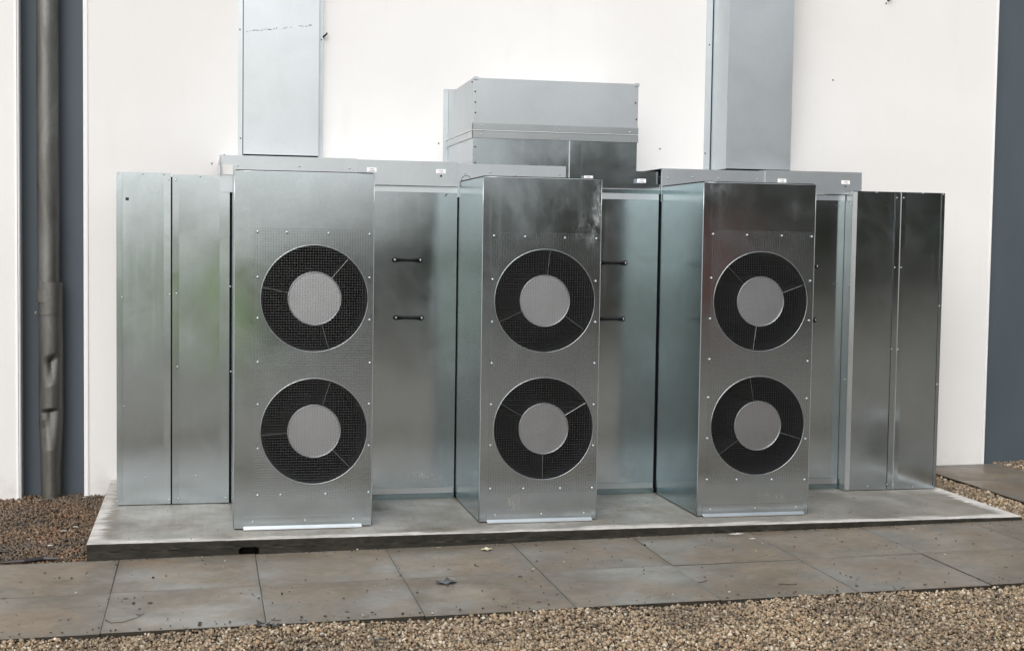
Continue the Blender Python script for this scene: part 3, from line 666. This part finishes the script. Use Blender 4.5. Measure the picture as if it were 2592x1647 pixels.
# riser ducts up the wall
def riser(name, x0, x1, yf, z0, fl, lab, rv, slanted):
    t_ = thing(name, ((x0+x1)/2, WY-.1, z0), lab, 'duct', 'riser ducts')
    zt = HW-.4
    obj('front_face', sheet(x0+.001, x1-.001, z0, zt, yf, .002, 10, 40, mk_disp(rv, .002)), M['zinc'], t_, True)
    obj('side_face', box(x0, x0+.002, yf+.0025, WY-.003, z0-.002, zt), M['zinc'], t_)
    obj('side_face', box(x1-.002, x1, yf+.0025, WY-.003, z0-.002, zt), M['zinc'], t_)
    obj('end_plate', box(x0+.003, x1-.003, yf+.003, WY-.004, z0+.010, z0+.012), M['black'], t_)
    obj('edge_line', box(x0-.0045, x0-.0012, WY-.0075, WY-.0052, 1.84, zt), M['matt_black'], t_)
    obj('gap_shade', box(x0+.002, x1-.002, yf+.012, WY-.006, z0-.018, z0+.0095), M['black'], t_)  # solid black box stands in for the dark hollow below the duct
    obj('wall_flange', box(fl, x0-.001, WY-.005, WY-.001, 1.83, zt), M['zinc'], t_)
    obj('wall_flange', box(x1+.001, x1+(x0-fl)*.9, WY-.005, WY-.001, 1.83, zt), M['zinc'], t_)
    return t_
yl = 1.50
L0 = PY(616, 388, yl).x; L1 = PY(806, 396, yl).x; zl = PY(700, 392, yl).z
rl = riser('riser_duct', L0, L1, yl, zl, PY(602, 300, WY).x, 'pale shallow steel duct running up the white wall above the first unit', 31, 0)
screws(rl, SC_D, [(607.5, 75), (609, 350)], WY-.006, 'rivet')
pts = [PY(622+(806-622)*k, 80-17*k+1.2*math.sin(k*40), yl-.001) for k in np.linspace(0, 1, 60)]
mk = []
for k, p in enumerate(pts):
    if random.random() < (.75 if (k < 36 or k > 42) else .25) and k < 54:
        h = random.uniform(.0008, .0028); wd = random.uniform(.002, .006); mk.append(box(p.x-wd, p.x+wd, yl-.0022-.0002*(k % 2), yl-.0002, p.z-h+random.uniform(-.002, .002), p.z+h))
fr = [o for o in rl.children if o.name.startswith('front_face')][0]
obj('adhesive_mark', join(*mk), M['ink'], fr, kind='stuff')
yr = 1.28
R0 = PY(1840, 300, yr).x; R1 = PY(2004, 300, yr).x; zr_ = PY(1900, 428, yr).z
rr_ = riser('riser_duct', R0, R1, yr, zr_, PY(1783, 300, WY).x, 'deep steel duct running up the white wall above the third unit', 32, 0)
screws(rr_, SC_D, [(1796, 114), (1785, 388)], WY-.006, 'rivet')

# ================================================================== FAN UNITS
UN = [dict(x0=0., x1=.670, fans=[((796.5, 755.5), (50, 168, -74)), ((795, 1091), (72, 184, -46))], mesh=(643, 941, 580, 1263),
           top=[(652.5, 586.5), (726.5, 588), (832, 590.5), (936, 593)], left=[(652.5, 701), (652.5, 805), (652.5, 916), (652.5, 1023), (652.5, 1135)], right=[(935.5, 703), (935.5, 809.5), (936, 918), (934, 1022), (933.5, 1127)],
           bot=[(652, 1252.5), (710.5, 1251.5), (824, 1249), (933, 1245)], sill=(616, 915), lab='front steel fan unit nearest the left, the widest of the three, with wet bright top'),
      dict(x0=X2L, x1=X2R, fans=[((1379.5, 761.5), (84, 205, -35)), ((1376, 1084.5), (30, 150, 270))], mesh=(1240, 1516, 591, 1246),
           top=[(1251, 597), (1329.5, 599), (1430.5, 602.5), (1510, 604)], left=[(1247, 707), (1246, 814.5), (1245, 919), (1243, 1023.5), (1242, 1127)], right=[(1508, 711.5), (1507, 815), (1505, 919), (1503, 1023.5), (1501.5, 1127)],
           bot=[(1241, 1236.5), (1325, 1235.5), (1418, 1235), (1498.5, 1234)], sill=(1232, 1497), lab='middle steel fan unit with chalky scrape at its upper right corner'),
      dict(x0=X3L, x1=X3R, fans=[((1925.5, 763), (20, 135, -97)), ((1918, 1077), (100, 216, -17))], mesh=(1797, 2060, 586, 1222),
           top=[(1805.5, 592.5), (1891.5, 595), (1979.5, 597), (2055, 599)], left=[(1801, 703.5), (1798, 806.5), (1796, 909), (1793, 1005.5), (1790.5, 1109)], right=[(2051, 711), (2048, 811), (2044.5, 913.5), (2042, 1008), (2039, 1110)],
           bot=[(1789.5, 1213), (1864.5, 1213), (1953.5, 1213), (2036.5, 1213)], sill=(1778, 2033), lab='right-hand steel fan unit, dark-faced, beside the dark door')]
FR, HR = .2600, .1305
for ui, U in enumerate(UN):
    x0, x1 = U['x0'], U['x1']; cx = (x0+x1)/2
    un = thing('fan_unit', (cx, D/2, 0), U['lab'], 'fan unit', 'fan units on the plinth')
    cen = [PY(*f[0], 0.) for f in U['fans']]
    # casing: sides, top, floor
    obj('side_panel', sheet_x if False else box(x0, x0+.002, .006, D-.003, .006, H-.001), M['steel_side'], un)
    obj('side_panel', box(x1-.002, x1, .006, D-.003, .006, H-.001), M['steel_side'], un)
    obj('top_panel', box(x0+.001, x1-.001, .008, D-.012, H-.003, H), M['zinc'], un)
    obj('top_shade_line', box(x0+.004, x1-.003, .016, D-.03, H+.0003, H+.0075), M['matt_black'], un)  # black strip stands in for the shadow gap above the unit
    obj('base_channel', box(x0+.006, x1-.006, .012, D-.004, .0005, .0055), M['matt_black'], un)
    # front sheet with two round openings
    v, f = plate(x0, x1, .006, H, 0., .004, [(c.x, c.z, FR) for c in cen])
    fp = obj('front_panel', (v, f), M[('steel', 'steel_u2', 'steel_u3')[ui]], un)
    for xe, s in ((x0, -1), (x1, 1)):      # hemmed edges
        obj('hem', tube([(xe+s*.0015, .0028, .007+k*(H-.008)/12) for k in range(13)], [.0022+.0006*random.random() for k in range(13)], 8), M['zinc'], fp, True)
    obj('hem', tube([(x0+(x1-x0)*k/8, .0022, H+.0006) for k in range(9)], .0026, 6), M['zinc'], fp, True)
    for fi_, ((q, angs), c) in enumerate(zip(U['fans'], cen)):
        ft = obj('attenuator', lathe_y(c.x, c.z, [(FR-.001, .002), (FR-.004, .03), (FR-.004, .52), (HR, .52)], 96), M['tubein'], un, True)
        obj('rim', ring_y(c.x, c.z, .0002, FR+.0003, .0022, 110, 8), M['zinc_grey'], ft, True)
        obj('pod', lathe_y(c.x, c.z, [(.0001, .0035), (HR-.006, .0035), (HR-.0045, .002), (HR-.0045, .006)], 72), M['hub'], ft)
        obj('pod_body', lathe_y(c.x, c.z, [(HR-.002, .004), (HR-.002, .52)], 72), M['tubein'], ft, True)
        obj('pod_rim', ring_y(c.x, c.z, .002, HR-.002, .0018, 80, 7), M['zinc'], ft, True)
        for a in angs:
            ca, sa = math.cos(R(a)), math.sin(R(a)); e = .0011
            v = [(c.x+ca*r-sa*s, y, c.z+sa*r+ca*s) for r in (HR-.003, FR-.004) for s in (-e, e) for y in (.012, .30)]
            obj('vane', (v, [(0, 1, 3, 2), (4, 6, 7, 5), (0, 4, 5, 1), (2, 3, 7, 6), (0, 2, 6, 4), (1, 5, 7, 3)]), M['black'], ft)
            obj('vane_edge', tube([(c.x+ca*(HR-.003), .011, c.z+sa*(HR-.003)), (c.x+ca*(FR-.004), .011, c.z+sa*(FR-.004))], .0009, 5), M['zinc_grey'], ft)
    # welded wire mesh over both openings
    ma, mb = PY(U['mesh'][0], (U['mesh'][2]+U['mesh'][3])/2, -.006), PY(U['mesh'][1], (U['mesh'][2]+U['mesh'][3])/2, -.006)
    mz1, mz0 = PY((U['mesh'][0]+U['mesh'][1])/2, U['mesh'][2], -.006).z, PY((U['mesh'][0]+U['mesh'][1])/2, U['mesh'][3], -.006).z
    mx0, mx1 = ma.x, min(mb.x, x1-.004); pitch = .01275; wires = []
    nz = int((mz1-mz0)/pitch); nx = int((mx1-mx0)/pitch); wr = .00043
    sag = lambda x, z: .0012*mnoise.noise(Vector((x*4, z*4, ui*3.)))
    def wire(p, q, ax, y):
        k = 4; pts = [Vector(p).lerp(Vector(q), i/k) for i in range(k+1)]
        wires.append(tube([(pp.x+(sag(pp.x, pp.z) if ax == 'z' else 0), y+sag(pp.z, pp.x)*.6, pp.z+(sag(pp.x, pp.z) if ax == 'x' else 0)) for pp in pts], wr, 5, False))
    for k in range(nz+1): wire((mx0+random.uniform(-.004, .001), 0, mz1-k*pitch), (mx1+random.uniform(-.001, .002), 0, mz1-k*pitch), 'x', -.0042)
    for k in range(nx+1): wire((mx0+.002+k*pitch, 0, mz0-.002), (mx0+.002+k*pitch, 0, mz1+random.uniform(0, .003)), 'z', -.0030)
    obj('wire_mesh', join(*wires), M['wire'], un, True, kind='stuff')
    screws(un, SC_B, U['top']+U['left']+U['right']+U['bot'], -.0065)
    # bent sill strip at the foot
    s0, s1 = PY(U['sill'][0], 1320, -.01).x, PY(U['sill'][1], 1320, -.01).x
    si = obj('sill_strip', prism([(-.0015, .062), (-.0030, .062), (-.0034, .014), (-.0300, .0055), (-.0302, .0025), (-.0020, .0105)], 'x', s0, s1), M['steel'], un)
    obj('sill_ledge', prism([(-.0040, .0165), (-.0305, .0070), (-.0308, .0035), (-.0300, .0058), (-.0040, .0142)], 'x', s0+.001, s1-.001), M['bright'], si)
    for k in (.08, .52, .93): inst('screw', SC_S, (s0+(s1-s0)*k, -.0035, .040), si)

# ================================================================== LITTER ON THE SLABS
def leaf(name, p, L, w, rot, m, lab, cat='leaf', curl=.25):
    v, f = [], []; n = 9
    for i in range(n+1):
        k = i/n; ww = w*math.sin(math.pi*min(1, k*1.02))**.8*(1+.35*math.sin(i*2.4+rot))/2
        for s in (-1, -.45, 0, .45, 1):
            x = (k-.5)*L; y = s*ww; z = .002+curl*abs(s)*ww*(.5+.5*math.sin(i*1.3+rot))+.25*curl*L*(k-.5)**2
            c_, s_ = math.cos(rot), math.sin(rot); v.append((p.x+x*c_-y*s_, p.y+x*s_+y*c_, p.z+z))
    for i in range(n):
        for j in range(4): f.append((i*5+j, i*5+j+1, (i+1)*5+j+1, (i+1)*5+j))
    k0 = len(v); v += [(a, b2, c2-.0008) for a, b2, c2 in v]; f += [tuple(q+k0 for q in reversed(ff)) for ff in f]
    return obj(name, (v, f), m, None, True, lab, cat, base=p)
def on(q): 
    p = PG(*q); return p+Vector((0, 0, .0015))
leaf('fallen_leaf', on((1232, 1391)), .062, .045, .35, M['leaf_pale'], 'pale yellow fallen leaf on the slabs in front of the middle unit')
leaf('fallen_leaf', on((1130, 1475)), .10, .07, .2, M['leaf_dark'], 'black wet fallen leaf lying mid-slab between the first two units', curl=.35)
leaf('fallen_leaf', on((1293, 1369)), .022, .02, 1.2, M['leaf_pale'], 'tiny yellow leaf against the plinth edge below the middle unit')
leaf('fallen_leaf', on((1110, 1387)), .028, .010, -.5, M['leaf_pale'], 'narrow pale leaf scrap near the plinth left of the middle unit')
leaf('fallen_leaf', on((2088, 1335)), .05, .03, .15, M['leaf_green'], 'green leaf tucked against the plinth right of the third unit')
leaf('fallen_leaf', on((664, 1583)), .07, .06, .9, M['leaf_dark'], 'dark crumpled leaf at the gravel edge by a slab joint', curl=.5)
leaf('fallen_leaf', on((695, 1584)), .045, .04, 2.2, M['leaf_dark'], 'smaller dark leaf just right of the crumpled one at the gravel edge', curl=.5)
leaf('fallen_leaf', on((960, 1620)), .05, .03, .2, M['leaf_dark'], 'dark leaf lying on the gravel near the bottom edge', curl=.3)
leaf('plaster_scrap', on((1864, 1352)), .085, .03, .1, M['paper'], 'larger white scrap beside the plinth below the third unit', 'scrap', .05)
leaf('plaster_scrap', on((1905, 1364)), .040, .018, .0, M['paper'], 'smaller white scrap on the slabs below the third unit', 'scrap', .05)
def twig(pts, r, lab):
    pp = [on(q)+Vector((0, 0, r)) for q in pts]; obj('twig', tube(pp, [r*(1-.4*i/len(pp)) for i in range(len(pp))], 6), M['twig'], None, True, lab, 'twig', base=pp[0])
twig([(1971, 1479), (1990, 1479.5), (2017, 1479)], .0022, 'straight dark twig on the slabs below the third unit')
twig([(267, 1569), (280, 1577), (310, 1575), (348, 1563), (365, 1553)], .0014, 'thin kinked stalk across the left-hand slab')
twig([(1766, 1475), (1778, 1474), (1790, 1470)], .002, 'short forked twig near a slab joint below the third unit')
twig([(687, 1570), (700, 1570.5), (713, 1570)], .002, 'short twig at the gravel edge beside a slab joint')
twig([(1697, 1291), (1712, 1292), (1727, 1290)], .0025, 'curled bark strip on the plinth left of the third unit')
# loose grit: uncountable specks and small stones on slabs and plinth
def grit():
    bm = bmesh.new(); bmesh.ops.create_icosphere(bm, subdivisions=1, radius=1); iv = [p.co.copy() for p in bm.verts]; bm.verts.index_update(); fi = [tuple(q.index for q in p.verts) for p in bm.faces]; bm.free()
    V, Fs = [], []
    def add(p, r, flat=1.):
        n = len(V); a = random.uniform(0, 6.28); ca, sa = math.cos(a), math.sin(a); sx, sy, sz = random.uniform(.8, 1.7), random.uniform(.6, 1), random.uniform(.45, .8)*flat
        for q in iv:
            k = 1+random.uniform(-.2, .2); x, y, z = q.x*sx*r*k, q.y*sy*r*k, q.z*sz*r*k; V.append((p.x+x*ca-y*sa, p.y+x*sa+y*ca, p.z+z+r*sz*.7))
        Fs.extend(tuple(i+n for i in ff) for ff in fi)
    for _ in range(330):
        x = random.uniform(-1.0, 4.2); y = random.uniform(-1.46, -.24); add(Vector((x, y, zg(x)+.001)), random.choice((.0018, .002, .0025, .003, .0045)))
    for _ in range(70):
        x = random.uniform(-.6, 4.0); y = random.uniform(-.2, .65); add(Vector((x, y, .0005)), random.choice((.0015, .002, .003)))
    for _ in range(160):
        x = random.uniform(-.66, 4.1); add(Vector((x, PADY0-random.uniform(.003, .03), zg(x)+.001)), random.choice((.002, .003, .004)))
    for _ in range(75):                                  # flattened bits of dead leaf
        x = random.uniform(-1.0, 4.2); y = random.uniform(-1.46, -.24); add(Vector((x, y, zg(x)+.0012)), random.uniform(.004, .0085), .22)
    for _ in range(30):
        x = random.uniform(-.6, 4.0); y = random.uniform(-.2, .6); add(Vector((x, y, .0006)), random.uniform(.003, .007), .22)
    for _ in range(90):                                  # stray gravel along the front edge
        x = random.uniform(-1.0, 3.6); add(Vector((x, -1.472+abs(random.gauss(0, .05)), zg(x)+.001)), random.choice((.003, .004, .006)))
    for _ in range(60):                                  # leaf litter in the brown bed
        x = random.uniform(-1.3, -.69); y = random.uniform(-.2, 1.5); add(Vector((x, y, zg(x)-.002)), random.uniform(.008, .02), .3)
    for q, r in (((192, 1500.5), .005), ((181, 1464), .006), ((150, 1463), .005), ((388, 1463), .008), ((338, 1528), .008), ((380, 1527), .006), ((655, 1515), .007), ((713, 1504), .007), ((639, 1504), .004), ((1317, 1460), .006), ((1202, 1431), .007), ((2419, 1370), .005), ((2463, 1377), .008), ((2369, 1364), .006), ((2392, 1405), .006), ((1632, 1381), .008), ((1930, 1378), .006), ((506, 1578), .008), ((2546, 1436), .007), ((2119, 1496), .008), ((1222, 1541), .006)): add(on(q), r)
    return V, Fs
M['grit'] = leafmat('grit', (.03, .026, .02), (.09, .075, .06)); 
tt = M['grit'].node_tree; rp_ = [n for n in tt.nodes if n.type == 'VALTORGB'][0]; e = rp_.color_ramp.elements.new(.86); e.color = (.06, .05, .04, 1); e2 = rp_.color_ramp.elements.new(.9); e2.color = (.55, .52, .46, 1)
obj('grit', grit(), M['grit'], label='loose grit and small stones scattered on the slabs', cat='grit', kind='stuff')

# ================================================================== ADDED, UNSEEN THINGS FOR THE STEEL TO MIRROR (outside the view)
def leaves(boxes, size):
    V, Fs = [], []
    for (x0, x1, y0, y1, z0, z1, n) in boxes:
        for _ in range(n):
            k = random.random(); x = random.uniform(x0, x1); y = random.uniform(y0, y1)
            zt = z1*(.80+.22*mnoise.noise(Vector((x*.35, 0, z1)))+.10*mnoise.noise(Vector((x*1.3, y, 5)))); z = z0+(zt-z0)*k**.75
            u = Vector((random.gauss(0, 1), random.gauss(0, 1), random.gauss(0, 1))).normalized(); a = u.orthogonal().normalized()*size*random.uniform(.6, 1.4); b2 = u.cross(a).normalized()*size*random.uniform(.5, 1.1)
            p = Vector((x, y, z)); n0 = len(V); V += [tuple(p-a), tuple(p-b2*.6), tuple(p+a), tuple(p+b2*.6)]; Fs.append((n0, n0+1, n0+2, n0+3))
    return V, Fs
random.seed(21)
obj('added_woodland', leaves([(8.2, 15, -34, -28, -.1, 7.0, 1700), (14.6, 40, -34, -28, -.1, 8.5, 9500), (5, 9, -33, -29, -.1, 4, 800)], .42), M['foliage'], label='unseen dark belt of trees added to darken the right-hand steel panels', cat='trees', kind='stuff')  # tree belt invented to give the right-hand steel dark reflections
obj('added_hedge', leaves([(.02, 10, -15.2, -14, -.1, 1.72, 9500)], .10), M['foliage'], label='unseen row of low dark foliage added to darken the steel reflections', cat='added_hedge', kind='stuff')  # foliage row put in out of view for a dark reflected band
obj('added_shrubs', leaves([(-.16, .40, -12.3, -11.9, -.1, 1.18, 300)], .08), M['shrubleaf'], label='unseen green leaves added to mirror green in the inner left-hand panel', cat='shrub', kind='stuff')  # added out of sight so the left steel picks up green
random.seed(5)
M['redleaf'] = leafmat('dark_red_leaves', (.50, .10, .09), (.62, .16, .13))
_t = M['redleaf'].node_tree; _tr = _t.nodes.new('ShaderNodeBsdfTranslucent'); _mx = _t.nodes.new('ShaderNodeMixShader'); _mx.inputs[0].default_value = .6
_rp = [n for n in _t.nodes if n.type == 'VALTORGB'][0]; _t.links.new(_rp.outputs[0], _tr.inputs[0])
_t.links.new(_t.nodes['Principled BSDF'].outputs[0], _mx.inputs[1]); _t.links.new(_tr.outputs[0], _mx.inputs[2]); _t.links.new(_mx.outputs[0], _t.nodes['Material Output'].inputs[0])
obj('added_red_shrub', leaves([(6.7, 7.6, -13.2, -12.9, -.1, 2.2, 420)], .09), M['redleaf'], label='unseen red leaves added to mirror as a pink patch in the right-hand fan unit', cat='shrub', kind='stuff')  # added out of sight to tint the right unit's reflection
bk = thing('added_bucket', (4.47, -.93, zg(4.47)), 'unseen white pail added to mirror as a pale glow low in the right-hand panels', 'added_bucket')  # made-up pail outside the frame, lightens the reflection in the right panels
def lathe_z(cx, cy, prof, n=40):
    v, f = lathe_y(0, 0, prof, n); return [(cx+x, cy+z, y) for x, y, z in v], f
zb0 = zg(4.47)+.0045
obj('body', lathe_z(4.47, -.93, [(.0001, zb0), (.095, zb0), (.118, zb0+.24), (.124, zb0+.24), (.124, zb0+.252), (.114, zb0+.252), (.092, zb0+.01), (.0001, zb0+.01)]), M['label'], bk, True)
obj('bail', tube([(4.47+.126*math.cos(a), -.93-.115*math.sin(a)**.5, zb0+.235-.10*math.sin(a)) for a in np.linspace(0, math.pi, 16)], .003, 6), M['wire'], bk, True)
